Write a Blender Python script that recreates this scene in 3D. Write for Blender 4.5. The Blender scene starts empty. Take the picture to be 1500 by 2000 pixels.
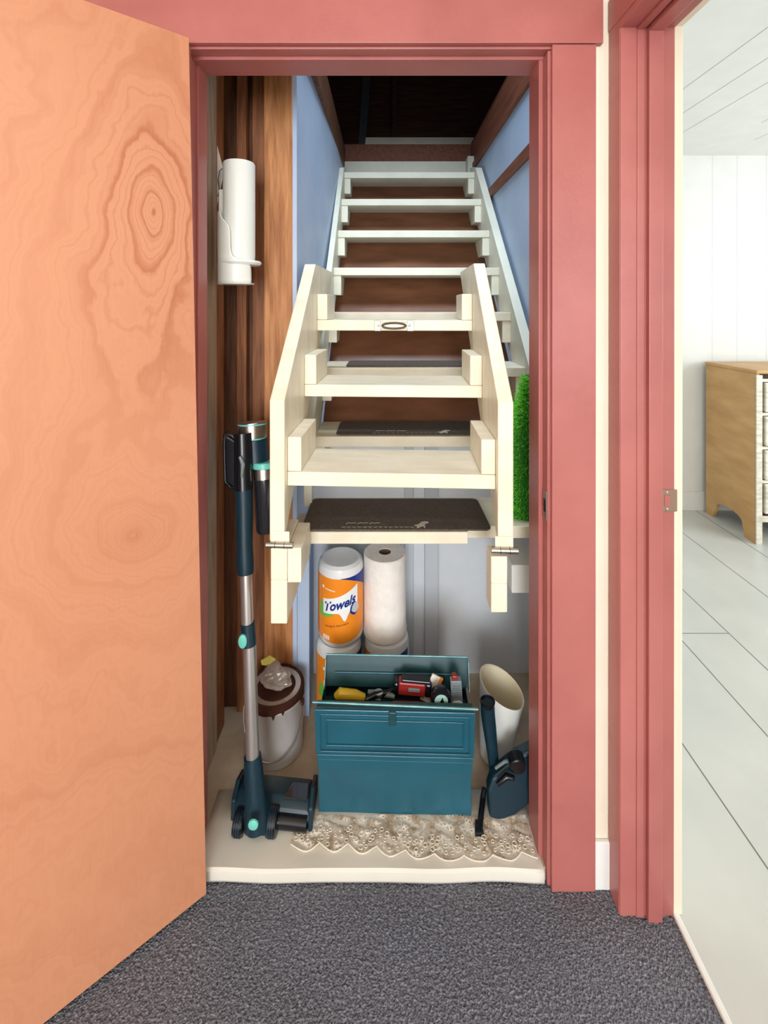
import bpy, bmesh, math, random
from math import sin, cos, pi, radians
from mathutils import Vector, Matrix
random.seed(4)
C = bpy.context.scene.collection

# ------------------------------------------------------------------ camera
F = 900.0; PITCH = radians(0.1); PX = 750.0; PY = 601.57; H = 1.39
cam_d = bpy.data.cameras.new('camera'); cam = bpy.data.objects.new('camera', cam_d); C.objects.link(cam)
cam.location = (0, 0, H); cam.rotation_euler = (pi / 2 - PITCH, 0, 0)
cam_d.sensor_fit = 'VERTICAL'; cam_d.sensor_height = 36; cam_d.lens = F / 2000 * 36
cam_d.shift_y = -(1000 - PY) / 2000; cam_d.clip_start = 0.02
bpy.context.scene.camera = cam
# ------------------------------------------------------------------ world, lights, exposure
sc = bpy.context.scene
sc.view_settings.view_transform = 'Standard'; sc.view_settings.look = 'None'
sc.view_settings.gamma = 1; sc.view_settings.exposure = 0.35
w = bpy.data.worlds.new('world'); sc.world = w; w.use_nodes = True
w.node_tree.nodes['Background'].inputs[0].default_value = (0.75, 0.87, 1, 1)
w.node_tree.nodes['Background'].inputs[1].default_value = 1.0
def area(name, loc, rot, sx, sy, power, col):
    l = bpy.data.lights.new(name, 'AREA'); l.shape = 'RECTANGLE'; l.size = sx; l.size_y = sy; l.energy = power; l.color = col
    o = bpy.data.objects.new(name, l); C.objects.link(o); o.location = loc; o.rotation_euler = rot
    return o
area('hall_window_daylight', (-0.1, -3.85, 1.30), (radians(88), 0, 0), 1.6, 2.1, 140, (0.90, 0.95, 1.0))
area('hall_fill_light', (0.0, -0.35, 2.36), (0, 0, 0), 0.5, 0.5, 7, (1, 0.88, 0.76))  # weak overhead fill, added out of view for more ambient light
area('bedroom_window_daylight', (3.95, 1.2, 1.5), (radians(90), 0, radians(90)), 1.8, 1.4, 46, (0.90, 0.96, 1.0))
area('bedroom_window_light', (2.2, -3.8, 1.5), (radians(90), 0, 0), 1.8, 1.4, 42, (0.90, 0.96, 1.0))

stair_fill = area('stairwell_fill_light', (0.16, 1.40, 3.30), (radians(20), 0, 0), 0.7, 0.4, 9, (0.72, 0.86, 1.0)); stair_fill.data.spread = radians(95)  # unseen fill lamp added below the closed attic ceiling to brighten the stairs
# ------------------------------------------------------------------ helpers
def P(x, y, Y):
    "photo pixel at world depth Y"
    u = (x - PX) / F; v = (PY - y) / F
    t = Y / (cos(PITCH) + v * sin(PITCH))
    return Vector((u * t, Y, H + t * (v * cos(PITCH) - sin(PITCH))))
def PH(x, y, h):
    "photo pixel on the horizontal plane z = h"
    u = (x - PX) / F; v = (PY - y) / F
    dz = v * cos(PITCH) - sin(PITCH); t = (h - H) / dz
    return Vector((u * t, t * (cos(PITCH) + v * sin(PITCH)), h))
def lin(c): return tuple(((v / 255) / 12.92 if v / 255 <= 0.04045 else ((v / 255 + 0.055) / 1.055) ** 2.4) for v in c) + (1,)

def new_mat(name):
    m = bpy.data.materials.new(name); m.use_nodes = True
    return m, m.node_tree, m.node_tree.nodes['Principled BSDF']
def mat(name, c1, c2=None, rough=0.5, metal=0, scale=20, stretch=(1, 1, 1), bump=0.0, bscale=None, detail=4, lo=0.35, hi=0.7, coat=0, trans=0, alpha=1, spec=None, ior=None):
    m, nt, b = new_mat(name)
    b.inputs['Roughness'].default_value = rough; b.inputs['Metallic'].default_value = metal
    b.inputs['Coat Weight'].default_value = coat; b.inputs['Transmission Weight'].default_value = trans
    b.inputs['Alpha'].default_value = alpha
    if spec is not None: b.inputs['Specular IOR Level'].default_value = spec
    tc = nt.nodes.new('ShaderNodeTexCoord'); mp = nt.nodes.new('ShaderNodeMapping'); mp.inputs['Scale'].default_value = stretch
    nt.links.new(tc.outputs['Object'], mp.inputs[0])
    n = nt.nodes.new('ShaderNodeTexNoise'); n.inputs['Scale'].default_value = scale; n.inputs['Detail'].default_value = detail
    nt.links.new(mp.outputs[0], n.inputs['Vector'])
    r = nt.nodes.new('ShaderNodeValToRGB'); r.color_ramp.elements[0].position = lo; r.color_ramp.elements[1].position = hi
    r.color_ramp.elements[0].color = lin(c1); r.color_ramp.elements[1].color = lin(c2 or c1)
    nt.links.new(n.outputs['Fac'], r.inputs[0]); nt.links.new(r.outputs[0], b.inputs['Base Color'])
    if bump:
        n2 = nt.nodes.new('ShaderNodeTexNoise'); n2.inputs['Scale'].default_value = bscale or scale; n2.inputs['Detail'].default_value = 3
        nt.links.new(mp.outputs[0], n2.inputs['Vector'])
        bp = nt.nodes.new('ShaderNodeBump'); bp.inputs['Strength'].default_value = bump; bp.inputs['Distance'].default_value = 0.01
        nt.links.new(n2.outputs['Fac'], bp.inputs['Height']); nt.links.new(bp.outputs[0], b.inputs['Normal'])
    return m

ROOTINV = {}
class MB:
    def __init__(s): s.b = bmesh.new()
    def box(s, x0, x1, y0, y1, z0, z1, M=None):
        v = [Vector((x, y, z)) for x in (x0, x1) for y in (y0, y1) for z in (z0, z1)]
        if M: v = [M @ p for p in v]
        v = [s.b.verts.new(p) for p in v]
        for f in ((0, 1, 3, 2), (4, 6, 7, 5), (0, 4, 5, 1), (2, 3, 7, 6), (0, 2, 6, 4), (1, 5, 7, 3)): s.b.faces.new([v[i] for i in f])
        return s
    def prism(s, pts, off, M=None):
        "polygon of 3-D points swept by vector off"
        off = Vector(off); a = [Vector(p) for p in pts]; c = [p + off for p in a]
        if M: a = [M @ p for p in a]; c = [M @ p for p in c]
        a = [s.b.verts.new(p) for p in a]; c = [s.b.verts.new(p) for p in c]; n = len(a)
        s.b.faces.new(a); s.b.faces.new(c[::-1])
        for i in range(n): s.b.faces.new([a[i], c[i], c[(i + 1) % n], a[(i + 1) % n]])
        return s
    def rings(s, rings, cap0=True, cap1=True, closed=True, loop=False):
        vv = [[s.b.verts.new(p) for p in r] for r in rings]; n = len(vv[0])
        prs = list(zip(vv, vv[1:])) + ([(vv[-1], vv[0])] if loop else [])
        for a, c in prs:
            for i in range(n if closed else n - 1):
                j = (i + 1) % n; s.b.faces.new([a[i], a[j], c[j], c[i]])
        if not loop:
            if cap0: s.b.faces.new(vv[0][::-1])
            if cap1: s.b.faces.new(vv[-1])
        return s
    def tube(s, pts, rad, n=16, cap=True, flat=1.0, loop=False):
        pts = [Vector(p) for p in pts]; R = rad if isinstance(rad, (list, tuple)) else [rad] * len(pts); rs = []
        ref = None
        for i, p in enumerate(pts):
            a = pts[i - 1] if (i or loop) else p; c = pts[(i + 1) % len(pts)] if (i < len(pts) - 1 or loop) else p
            t = (c - a).normalized()
            if ref is None:
                ref = Vector((0, 0, 1)) if abs(t.z) < 0.8 else Vector((0, 1, 0))
            u = t.cross(ref).normalized(); v = u.cross(t).normalized(); ref = v
            rs.append([p + u * (R[i] * cos(2 * pi * k / n)) + v * (R[i] * flat * sin(2 * pi * k / n)) for k in range(n)])
        return s.rings(rs, cap, cap, loop=loop)
    def lathe(s, prof, c=(0, 0, 0), n=48, M=None, cap0=True, cap1=True):
        "prof = [(r, z)]"
        rs = []
        for r, z in prof:
            ring = [Vector((max(r, 1e-5) * cos(2 * pi * k / n), max(r, 1e-5) * sin(2 * pi * k / n), z)) for k in range(n)]
            rs.append([(M @ p if M else p) + Vector(c) for p in ring])
        return s.rings(rs, cap0, cap1)
    def build(s, name, m, parent=None, bevel=0, smooth=False, seg=2, solid=0, sub=0):
        if parent is None and False: pass
        bmesh.ops.recalc_face_normals(s.b, faces=s.b.faces)
        me = bpy.data.meshes.new(name); s.b.to_mesh(me); s.b.free()
        me.materials.append(m)
        if smooth:
            for p in me.polygons: p.use_smooth = True
            me.set_sharp_from_angle(angle=radians(38))
        o = bpy.data.objects.new(name, me); C.objects.link(o)
        if parent:
            inv = ROOTINV[parent.name]; me.transform(inv); o.parent = parent; ROOTINV[o.name] = inv
        else: ROOTINV[o.name] = Matrix.Identity(4)
        if sub:
            q = o.modifiers.new('s', 'SUBSURF'); q.levels = sub; q.render_levels = sub
        if bevel:
            q = o.modifiers.new('b', 'BEVEL'); q.width = bevel; q.segments = seg; q.limit_method = 'ANGLE'; q.harden_normals = False
        if solid:
            q = o.modifiers.new('t', 'SOLIDIFY'); q.thickness = solid; q.offset = 0
        return o
def tag(o, label, cat, group=None):
    o['label'] = label; o['category'] = cat
    if group: o['group'] = group
    return o
def thing(name, label, cat, loc, group=None, rz=0):
    o = bpy.data.objects.new(name, None); C.objects.link(o); o.empty_display_size = 0.05
    M = Matrix.Translation(Vector(loc)) @ Matrix.Rotation(rz, 4, 'Z')
    o.matrix_world = M; o.location = loc; o.rotation_euler = (0, 0, rz)
    ROOTINV[o.name] = M.inverted()
    return tag(o, label, cat, group)
def struct(o): o['kind'] = 'structure'; return o
def box(*a): return MB().box(*a)
FLOOR2 = 0.03   # closet floor stands this much above the carpet

# ------------------------------------------------------------------ materials
def red_paint():
    m = mat('brick_red_gloss_paint', (172, 99, 94), (182, 108, 103), rough=0.38, scale=6, bump=0.05, bscale=60)
    return m
M_red = red_paint()
M_cream = mat('cream_wall_paint', (238, 226, 205), (242, 231, 212), rough=0.55, scale=8, bump=0.03, bscale=120)
M_white = mat('white_paint', (232, 233, 230), (238, 238, 235), rough=0.45, scale=8)
M_hallw = mat('warm_white_paint', (232, 222, 205), rough=0.7)
M_blue = mat('pale_blue_white_paint', (172, 192, 220), (186, 202, 226), rough=0.5, scale=5, bump=0.04, bscale=50)
M_bluegloss = mat('glossy_pale_grey_blue_paint', (212, 216, 222), (224, 227, 232), rough=0.3, scale=5, bump=0.06, bscale=9)
M_steps = mat('cream_painted_step_wood', (230, 219, 194), (242, 232, 210), rough=0.42, scale=9, stretch=(1, 3, 1), bump=0.05, bscale=60, lo=.3, hi=.6)
M_stepsu = mat('off_white_painted_step_wood', (220, 218, 200), (232, 228, 210), rough=0.45, scale=9, bump=0.05, bscale=60)
def wood(name, a, b2, sc_=9, st=(6, 6, 0.6), rough=0.6, bump=0.25):
    return mat(name, a, b2, rough=rough, scale=sc_, stretch=st, bump=bump, bscale=sc_ * 2, detail=8)
M_stud = wood('amber_pine_stud', (160, 100, 54), (210, 146, 92))
M_stud2 = wood('brown_pine_board', (118, 70, 40), (164, 106, 66))
M_stud3 = wood('dark_brown_board', (80, 46, 28), (118, 74, 46))
M_grey = wood('weathered_tan_board', (160, 140, 120), (192, 174, 154))
M_hard = mat('brown_hardboard', (104, 64, 42), (130, 84, 58), rough=0.4, scale=5, stretch=(1, 3, 3), detail=6)
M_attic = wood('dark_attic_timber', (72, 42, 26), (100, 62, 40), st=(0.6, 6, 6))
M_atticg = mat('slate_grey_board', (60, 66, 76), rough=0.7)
M_rail = wood('red_brown_rail', (112, 60, 40), (138, 80, 56), st=(6, .6, 6))

def carpet():
    m, nt, b = new_mat('charcoal_carpet'); b.inputs['Roughness'].default_value = 0.95; b.inputs['Specular IOR Level'].default_value = 0.1
    tc = nt.nodes.new('ShaderNodeTexCoord')
    a = nt.nodes.new('ShaderNodeTexNoise'); a.inputs['Scale'].default_value = 170; a.inputs['Detail'].default_value = 3
    v = nt.nodes.new('ShaderNodeTexVoronoi'); v.inputs['Scale'].default_value = 260
    big = nt.nodes.new('ShaderNodeTexNoise'); big.inputs['Scale'].default_value = 5
    for q in (a, v, big): nt.links.new(tc.outputs['Object'], q.inputs['Vector'])
    r = nt.nodes.new('ShaderNodeValToRGB'); e = r.color_ramp.elements
    e[0].position = .3; e[0].color = lin((86, 88, 96)); e[1].position = .72; e[1].color = lin((170, 171, 182))
    n = e.new(.5); n.color = lin((124, 126, 136))
    nt.links.new(a.outputs['Fac'], r.inputs[0])
    mx = nt.nodes.new('ShaderNodeMix'); mx.data_type = 'RGBA'; mx.blend_type = 'MULTIPLY'; mx.inputs[0].default_value = .35
    nt.links.new(r.outputs[0], mx.inputs[6]); nt.links.new(big.outputs['Fac'], mx.inputs[7]); nt.links.new(mx.outputs[2], b.inputs['Base Color'])
    ad = nt.nodes.new('ShaderNodeMath'); nt.links.new(a.outputs['Fac'], ad.inputs[0]); nt.links.new(v.outputs['Distance'], ad.inputs[1])
    bp = nt.nodes.new('ShaderNodeBump'); bp.inputs['Strength'].default_value = .9; bp.inputs['Distance'].default_value = .006
    nt.links.new(ad.outputs[0], bp.inputs['Height']); nt.links.new(bp.outputs[0], b.inputs['Normal'])
    return m
M_carpet = carpet()

class NX:
    "tiny node-expression helper"
    def __init__(s, nt): s.nt = nt
    def m(s, op, a, b=None, c=None):
        n = s.nt.nodes.new('ShaderNodeMath'); n.operation = op
        for i, q in enumerate((a, b, c)):
            if q is None: continue
            if isinstance(q, (int, float)): n.inputs[i].default_value = q
            else: s.nt.links.new(q, n.inputs[i])
        return n.outputs[0]
def door_wood():
    m, nt, b = new_mat('figured_orange_plywood'); b.inputs['Roughness'].default_value = 0.42
    X = NX(nt); tc = nt.nodes.new('ShaderNodeTexCoord'); sp = nt.nodes.new('ShaderNodeSeparateXYZ')
    nt.links.new(tc.outputs['Object'], sp.inputs[0]); x, z = sp.outputs[0], sp.outputs[2]
    def noise(scale, stretch, detail=5):
        mp = nt.nodes.new('ShaderNodeMapping'); mp.inputs['Scale'].default_value = stretch
        nt.links.new(tc.outputs['Object'], mp.inputs[0])
        n = nt.nodes.new('ShaderNodeTexNoise'); n.inputs['Scale'].default_value = scale; n.inputs['Detail'].default_value = detail
        nt.links.new(mp.outputs[0], n.inputs['Vector']); return n.outputs['Fac']
    warp = noise(3.2, (1, 1, 1), 3); warp2 = noise(14, (1.6, 1, .8), 4); fine = noise(60, (1, 1, .9), 3)
    def dist(cx, cz, kx, kz):
        dx = X.m('MULTIPLY', X.m('SUBTRACT', x, cx), kx); dz = X.m('MULTIPLY', X.m('SUBTRACT', z, cz), kz)
        return X.m('SQRT', X.m('ADD', X.m('ADD', X.m('MULTIPLY', dx, dx), X.m('MULTIPLY', dz, dz)), 0.0009))
    d1 = dist(0.113, 1.60, 2.5, 1.0); d2 = dist(0.150, 0.90, 1.0, 1.15)
    g = X.m('ADD', X.m('LOGARITHM', d1, math.e), X.m('MULTIPLY', X.m('LOGARITHM', d2, math.e), .85))
    g = X.m('ADD', g, X.m('MULTIPLY', warp, 2.0)); g = X.m('ADD', g, X.m('MULTIPLY', warp2, .45)); g = X.m('ADD', g, X.m('MULTIPLY', fine, .08))
    s1 = X.m('SINE', X.m('MULTIPLY', g, 9.0)); s2 = X.m('SINE', X.m('MULTIPLY', g, 31.0)); s3 = X.m('SINE', X.m('MULTIPLY', g, 72.0))
    l1 = X.m('POWER', X.m('ADD', X.m('MULTIPLY', s1, .5), .5), 7.0)
    l2 = X.m('POWER', X.m('ADD', X.m('MULTIPLY', s2, .5), .5), 5.0)
    l3 = X.m('ADD', X.m('MULTIPLY', s3, .5), .5)
    near = X.m('MAXIMUM', X.m('MINIMUM', X.m('SUBTRACT', 1.45, X.m('MULTIPLY', d1, 2.4)), 1.0), .28)
    pat = X.m('ADD', X.m('MULTIPLY', l1, X.m('MULTIPLY', near, .55)), X.m('MULTIPLY', l2, X.m('MULTIPLY', near, .30)))
    knot = X.m('POWER', X.m('MAXIMUM', X.m('SUBTRACT', 1.0, X.m('MULTIPLY', d2, 9.0)), 0.0), 1.6); pat = X.m('ADD', pat, X.m('MULTIPLY', knot, .4))
    fade = noise(2.5, (1, 1, 1), 2)
    pat = X.m('ADD', pat, X.m('MULTIPLY', l3, .09)); pat = X.m('ADD', pat, X.m('MULTIPLY', X.m('SUBTRACT', fade, .5), .35))
    grain = noise(90, (3, 3, .12), 3); pat = X.m('ADD', pat, X.m('MULTIPLY', X.m('SUBTRACT', grain, .5), .22))
    r = nt.nodes.new('ShaderNodeValToRGB'); e = r.color_ramp.elements
    e[0].position = 0; e[0].color = lin((202, 140, 107)); e[1].position = .95; e[1].color = lin((168, 96, 64))
    q = e.new(.3); q.color = lin((194, 131, 98))
    nt.links.new(pat, r.inputs[0]); nt.links.new(r.outputs[0], b.inputs['Base Color'])
    return m
M_door = door_wood()
M_edge = wood('pale_door_edge', (196, 140, 100), (214, 160, 120))
M_bfloor = mat('pale_grey_painted_boards', (204, 206, 202), (214, 215, 210), rough=0.32, scale=4)
M_tan = wood('honey_dresser_wood', (190, 146, 92), (212, 170, 114), sc_=4, st=(1, 1, 3), bump=.05, rough=.45)
M_wash = mat('whitewashed_wood', (205, 196, 176), (238, 234, 222), rough=.5, scale=12, stretch=(1, 1, 4), lo=.3, hi=.6)
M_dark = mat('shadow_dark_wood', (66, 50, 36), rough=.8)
M_mat = mat('charcoal_brown_mat_felt', (88, 78, 72), (118, 107, 99), rough=.95, scale=300, bump=.4, bscale=320, spec=.1)
M_print = mat('pale_grey_print', (206, 198, 184), rough=.9)
M_steelp = mat('satin_handle_plate', (150, 146, 136), rough=.42, metal=.8)
M_brassp = mat('dull_brass', (128, 112, 88), rough=.3, metal=.9)
M_chrome = mat('nickel_metal', (186, 182, 172), rough=.3, metal=1)
M_brass = mat('aged_steel_plate', (168, 140, 124), rough=.35, metal=.85)
M_alu = mat('brushed_silver_tube', (206, 200, 196), (216, 212, 208), rough=.32, metal=.85, scale=30, stretch=(1, 1, 0.1))
M_teal = mat('dark_teal_plastic', (8, 40, 54), (12, 48, 62), rough=.42, scale=5)
M_black = mat('black_plastic', (14, 18, 24), rough=.25)
M_mint = mat('mint_plastic', (112, 205, 190), rough=.35)
M_smoke = mat('smoked_dust_cup_plastic', (34, 36, 40), rough=.12, coat=.5)
M_tool = mat('teal_blue_enamel', (26, 84, 102), (32, 94, 114), rough=.34, scale=7, bump=.04, bscale=40, coat=.2)
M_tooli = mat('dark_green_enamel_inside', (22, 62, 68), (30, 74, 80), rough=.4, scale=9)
M_toolrim = mat('worn_teal_and_highlight', (120, 160, 160), (70, 130, 140), rough=.3, metal=.4, scale=30)  # worn rims, and the highlights painted along the tray seams
M_plast = mat('white_plastic', (236, 238, 232), rough=.35)
M_paper = mat('white_paper_towel', (240, 232, 226), (246, 240, 235), rough=.9, scale=40, bump=.25, bscale=60)
M_wrap = mat('clear_white_wrap', (226, 228, 230), (240, 240, 242), rough=.2, scale=14, bump=.3, bscale=16)
M_wrapo = mat('orange_printed_wrap', (246, 140, 34), (248, 152, 44), rough=.28, scale=14, bump=.08, bscale=20)
M_navy = mat('navy_print', (26, 52, 136), rough=.3)
M_green = mat('leaf_green_print', (120, 190, 70), rough=.3)
M_wprint = mat('white_print', (246, 248, 250), rough=.3)
M_tin = mat('paint_spattered_tin', (168, 150, 136), (206, 204, 206), rough=.32, metal=.25, scale=7, stretch=(1, 1, .5), bump=.1, bscale=20)
M_brown = mat('dark_brown_dried_paint', (56, 30, 22), (80, 46, 34), rough=.75, scale=9, bump=.3, bscale=12, spec=.15)
M_wire = mat('steel_wire', (176, 174, 172), rough=.3, metal=.9)
M_cloth = mat('cream_cloth_mat', (224, 219, 208), (234, 229, 218), rough=.9, scale=4, bump=.12, bscale=5)
M_lino = mat('worn_tan_floor', (150, 128, 104), (214, 200, 178), rough=.55, scale=5, detail=8, bump=.1)
M_yellow = mat('yellow_plastic', (214, 176, 40), rough=.4)
M_redp = mat('red_plastic', (150, 40, 36), rough=.35)
M_orange = mat('orange_card', (238, 150, 50), rough=.5)
M_greyp = mat('grey_plastic', (120, 130, 132), rough=.4)
M_cup = mat('white_glazed_plastic', (232, 232, 228), rough=.18)
M_ivory = mat('ivory_inside', (224, 214, 186), rough=.35)
M_batten = mat('grey_white_batten', (196, 200, 206), rough=.4)

# ================================================================== THE SETTING
YW, YJ = 1.105, 1.215           # hall face and closet face of the door wall
YC = 1.0926                     # face of the casings
XL, XR = -0.462, 0.400          # closet opening
ZT = 2.013                      # top of opening
XRW = 0.547                     # right wall of hall
CEIL = 2.43
struct(box(-1.9, 0.665, -3.9, YJ, -0.05, 0.0).build('floor', M_carpet))
struct(box(-1.9, 4.0, -3.9, YJ, CEIL, CEIL + .05).build('ceiling', M_hallw))
b = MB(); b.box(-1.9, XL - .02, YW, YJ, 0, CEIL); b.box(XR + .02, .66, YW, YJ, 0, CEIL); b.box(XL - .02, XR + .02, YW, YJ, ZT + .02, CEIL)
struct(b.build('wall_front', M_cream))
struct(box(-1.95, -1.9, -3.9, YJ, 0, CEIL).build('wall_left', M_hallw))
b = MB()   # wall behind the camera, with its window opening
b.box(-1.9, -.9, -3.95, -3.9, 0, CEIL); b.box(.7, 4.0, -3.95, -3.9, 0, CEIL)
b.box(-.9, .7, -3.95, -3.9, 0, .35); b.box(-.9, .7, -3.95, -3.9, 2.35, CEIL)
struct(b.build('wall_rear', M_hallw))
# right wall of the hall: header and the part nearer than the doorway
b = MB(); b.box(XRW, .66, .25 - .02, 1.055 + .02, 2.04, CEIL); b.box(XRW, .66, -3.9, .23, 0, CEIL); b.box(XRW, .66, 1.066, YW, 0, CEIL)
struct(b.build('wall_right', M_cream))
struct(box(XR + .1, XRW, YW - .010, YW, 0, .115).build('baseboard_front', M_white, bevel=.003))

fr = MB()
for q in ((-.9, -.85, .35, 2.35), (.65, .7, .35, 2.35), (-.9, .7, .35, .40), (-.9, .7, 2.30, 2.35), (-.125, -.075, .35, 2.35), (-.9, .7, 1.33, 1.37)): fr.box(q[0], q[1], -3.95, -3.90, q[2], q[3])
struct(fr.build('window_1', M_white))
# closet door casing and jambs
o = MB().box(XR - .001, XR + .103, YC, YW, 0, ZT).build('trim_1', M_red, bevel=.0015); struct(o)
o = MB().box(XL - .1, XL, YC, YW, 0, ZT).build('trim_2', M_red, bevel=.0015); struct(o)
o = MB().box(XL - .42, XR + .118, YC - .004, YW, ZT + .001, 2.26).build('trim_3', M_red, bevel=.0015); struct(o)
jr = MB(); jr.box(XR, XR + .02, YW, YJ, 0, ZT); jr.box(XR - .008, XR + .001, YC + .012, YJ, 0, ZT - .008); jr.box(XR - .018, XR - .007, YC + .045, YJ, 0, ZT - .012)
o = jr.build('trim_4', M_red, bevel=.0022, seg=3); struct(o)
# latch keeper in the right jamb
kp = MB().box(XR - .0105, XR - .0075, YC + .014, YC + .036, .875, .945)
kp = kp.build('strike_plate', M_chrome, o, bevel=.004)
MB().box(XR - .0115, XR - .0104, YC + .019, YC + .030, .895, .925).build('latch_slot', M_black, kp)
jl = MB(); jl.box(XL - .035, XL - .012, YW, YJ, 0, ZT); jl.box(XL - .013, XL - .010, YC + .03, YJ, 0, ZT - .008); jl.box(XL - .0105, XL - .004, YC + .065, YJ, 0, ZT - .012)
struct(jl.build('trim_5', M_red, bevel=.0012, seg=2))
jh = MB(); jh.box(XL - .02, XR + .02, YW, YJ, ZT, ZT + .02); jh.box(XL - .02, XR + .01, YC + .010, YJ, ZT - .006, ZT + .001); jh.box(XL - .02, XR, YC + .042, YJ, ZT - .014, ZT - .005)
struct(jh.build('trim_6', M_red, bevel=.0022, seg=3))

# bedroom doorway in the right wall
YD0, YD1 = .25, 1.055
o = MB().box(XRW - .010, XRW + .004, YD1 - .0035, 1.100, 0, 2.10).build('trim_7', M_red, bevel=.002); struct(o)
b = MB(); b.box(XRW - .0085, .662, YD1 - .006, YD1 + .012, 0, 2.04)
b.box(XRW + .028, XRW + .045, YD1 - .009, YD1 - .004, 0, 2.03)
b.box(XRW + .050, XRW + .082, YD1 - .018, YD1 - .004, 0, 2.025)
jb = b.build('trim_8', M_red, bevel=.0018); struct(jb)
kp = MB().box(.630, .667, YD1 - .0085, YD1 - .0058, .925, .975).build('strike_plate', M_brass, jb, bevel=.004)
MB().box(.637, .650, YD1 - .0095, YD1 - .0084, .937, .963).build('latch_slot', M_red, kp, bevel=.003)
for zz in (.931, .969): MB().lathe([(.0032, 0), (.003, .0012), (.001, .0018)], (.644, YD1 - .0085, zz), 12, Matrix.Rotation(pi / 2, 4, 'X')).build('screw', M_chrome, kp, smooth=True)
b = MB(); b.box(XRW - .010, .662, YD0, YD1, 2.026, 2.045); b.box(XRW + .050, XRW + .082, YD0, YD1 - .018, 2.012, 2.027); b.box(XRW + .028, XRW + .045, YD0, YD1, 2.020, 2.027)
b.box(XRW - .012, XRW - .001, YD0 - .05, YD1 + .045, 2.045, 2.12)
struct(b.build('trim_9', M_red, bevel=.0018))
o = MB().box(.661, .682, YD1 - .004, YD1 + .07, 0, 2.1).build('trim_10', M_cream, bevel=.002); struct(o)
o = MB().box(.661, .682, YD0 - .07, YD1 + .07, 2.03, 2.11).build('trim_11', M_cream, bevel=.002); struct(o)
struct(MB().box(.660, .674, -1.0, YD1 + .02, -.01, .006).build('trim_12', M_white, bevel=.003))

# bedroom shell
YB = 3.16
struct(box(.674, 4.0, -3.9, YB + .02, -.05, 0).build('floor_bedroom', M_bfloor))
b = MB()
for X in (.95, 1.243, 1.47, 1.84, 2.13, 2.42, 2.7, 3.0, 3.3): b.box(X - .0018, X + .0018, -3.9, YB, .0, .0006)
b.box(1.243, 1.47, 1.96, 1.963, 0, .0006)
struct(b.build('trim_13', mat('dark_floor_seam', (120, 124, 120), rough=.8)))
struct(box(.66, 4.0, YB, YB + .05, 0, CEIL + .05).build('wall_bedroom_far', M_white))
struct(box(4.0, 4.05, -3.9, YB, 0, CEIL).build('wall_bedroom_right', M_white))
struct(box(.625, .661, YJ - .1, YB, 0, CEIL).build('wall_bedroom_left', M_white))
b = MB(); b.box(.661, 4.0, YJ, YB, CEIL, CEIL + .05); struct(b.build('ceiling_bedroom', M_white))
b = MB()
for i in range(17):
    X = .9 + i * .175; b.box(X, X + .0025, 1.3 + (i * .37) % .9, YB - .05 - (i * .53) % .8, CEIL - .0008, CEIL)
struct(b.build('trim_14', mat('grey_ceiling_seam', (165, 178, 182), rough=.8)))
b = MB()
for X in (2.25, 2.42, 2.62, 2.78): b.box(X, X + .002, YB - .0006, YB, .12, CEIL)
struct(b.build('trim_15', mat('faint_wall_seam', (206, 212, 212), rough=.8)))
struct(box(.661, 4.0, YB - .014, YB, 0, .125).build('baseboard_bedroom', M_white, bevel=.003))

# closet shell
struct(box(-.62, .66, YC + .025, 3.2, -.04, FLOOR2).build('floor_closet', M_lino))
struct(box(-.66, -.60, YJ, 1.62, 0, 2.6).build('wall_closet_left', M_stud3))
studs = [(-.60, -.505, 1.235, 1.30, M_grey), (-.60, -.515, 1.30, 1.42, M_grey), (-.60, -.52, 1.42, 1.50, M_stud2),
         (-.60, -.495, 1.565, 1.62, M_stud3), (-.495, -.462, 1.545, 1.62, M_stud2), (-.462, -.444, 1.575, 1.62, M_stud3), (-.444, -.398, 1.55, 1.62, M_stud2), (-.398, -.303, 1.525, 1.62, M_stud)]
sp_ = struct(MB().box(-.62, -.30, 1.62, 1.64, 0, 2.6).build('wall_closet_boards', M_stud3))
for x0, x1, y0, y1, mm in studs:
    MB().box(x0, x1, y0, y1, FLOOR2, 2.6).build('stud', mm, sp_, bevel=.003)
SW = -.262   # blue wall beside the stairs
struct(MB().prism([(-.303, 1.528, FLOOR2), (-.289, 1.528, FLOOR2), (SW - .0005, 2.6, FLOOR2), (SW - .0005, 3.3, FLOOR2), (-.300, 3.3, FLOOR2)], (0, 0, 2.255)).build('wall_stair_left', M_blue))
struct(box(-.2885, -.248, 1.528, 1.56, FLOOR2, .59).build('trim_27', M_blue, bevel=.002))
struct(box(.59, .625, YJ, 3.3, 0, 2.285).build('wall_stair_right', M_blue))
YBK = 1.71
bw = struct(box(SW, .59, YBK, YBK + .02, FLOOR2, .905).build('wall_under_stairs', M_bluegloss))
struct(box(.150, .200, YBK - .022, YBK, FLOOR2, .90).build('trim_16', M_batten, bevel=.003))
struct(box(.075, .110, YBK - .010, YBK, FLOOR2, .90).build('trim_17', M_batten, bevel=.004))
struct(box(.545, .60, 1.34, 3.25, 1.995, 2.045).build('trim_18', M_rail, bevel=.004)) if False else None

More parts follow.
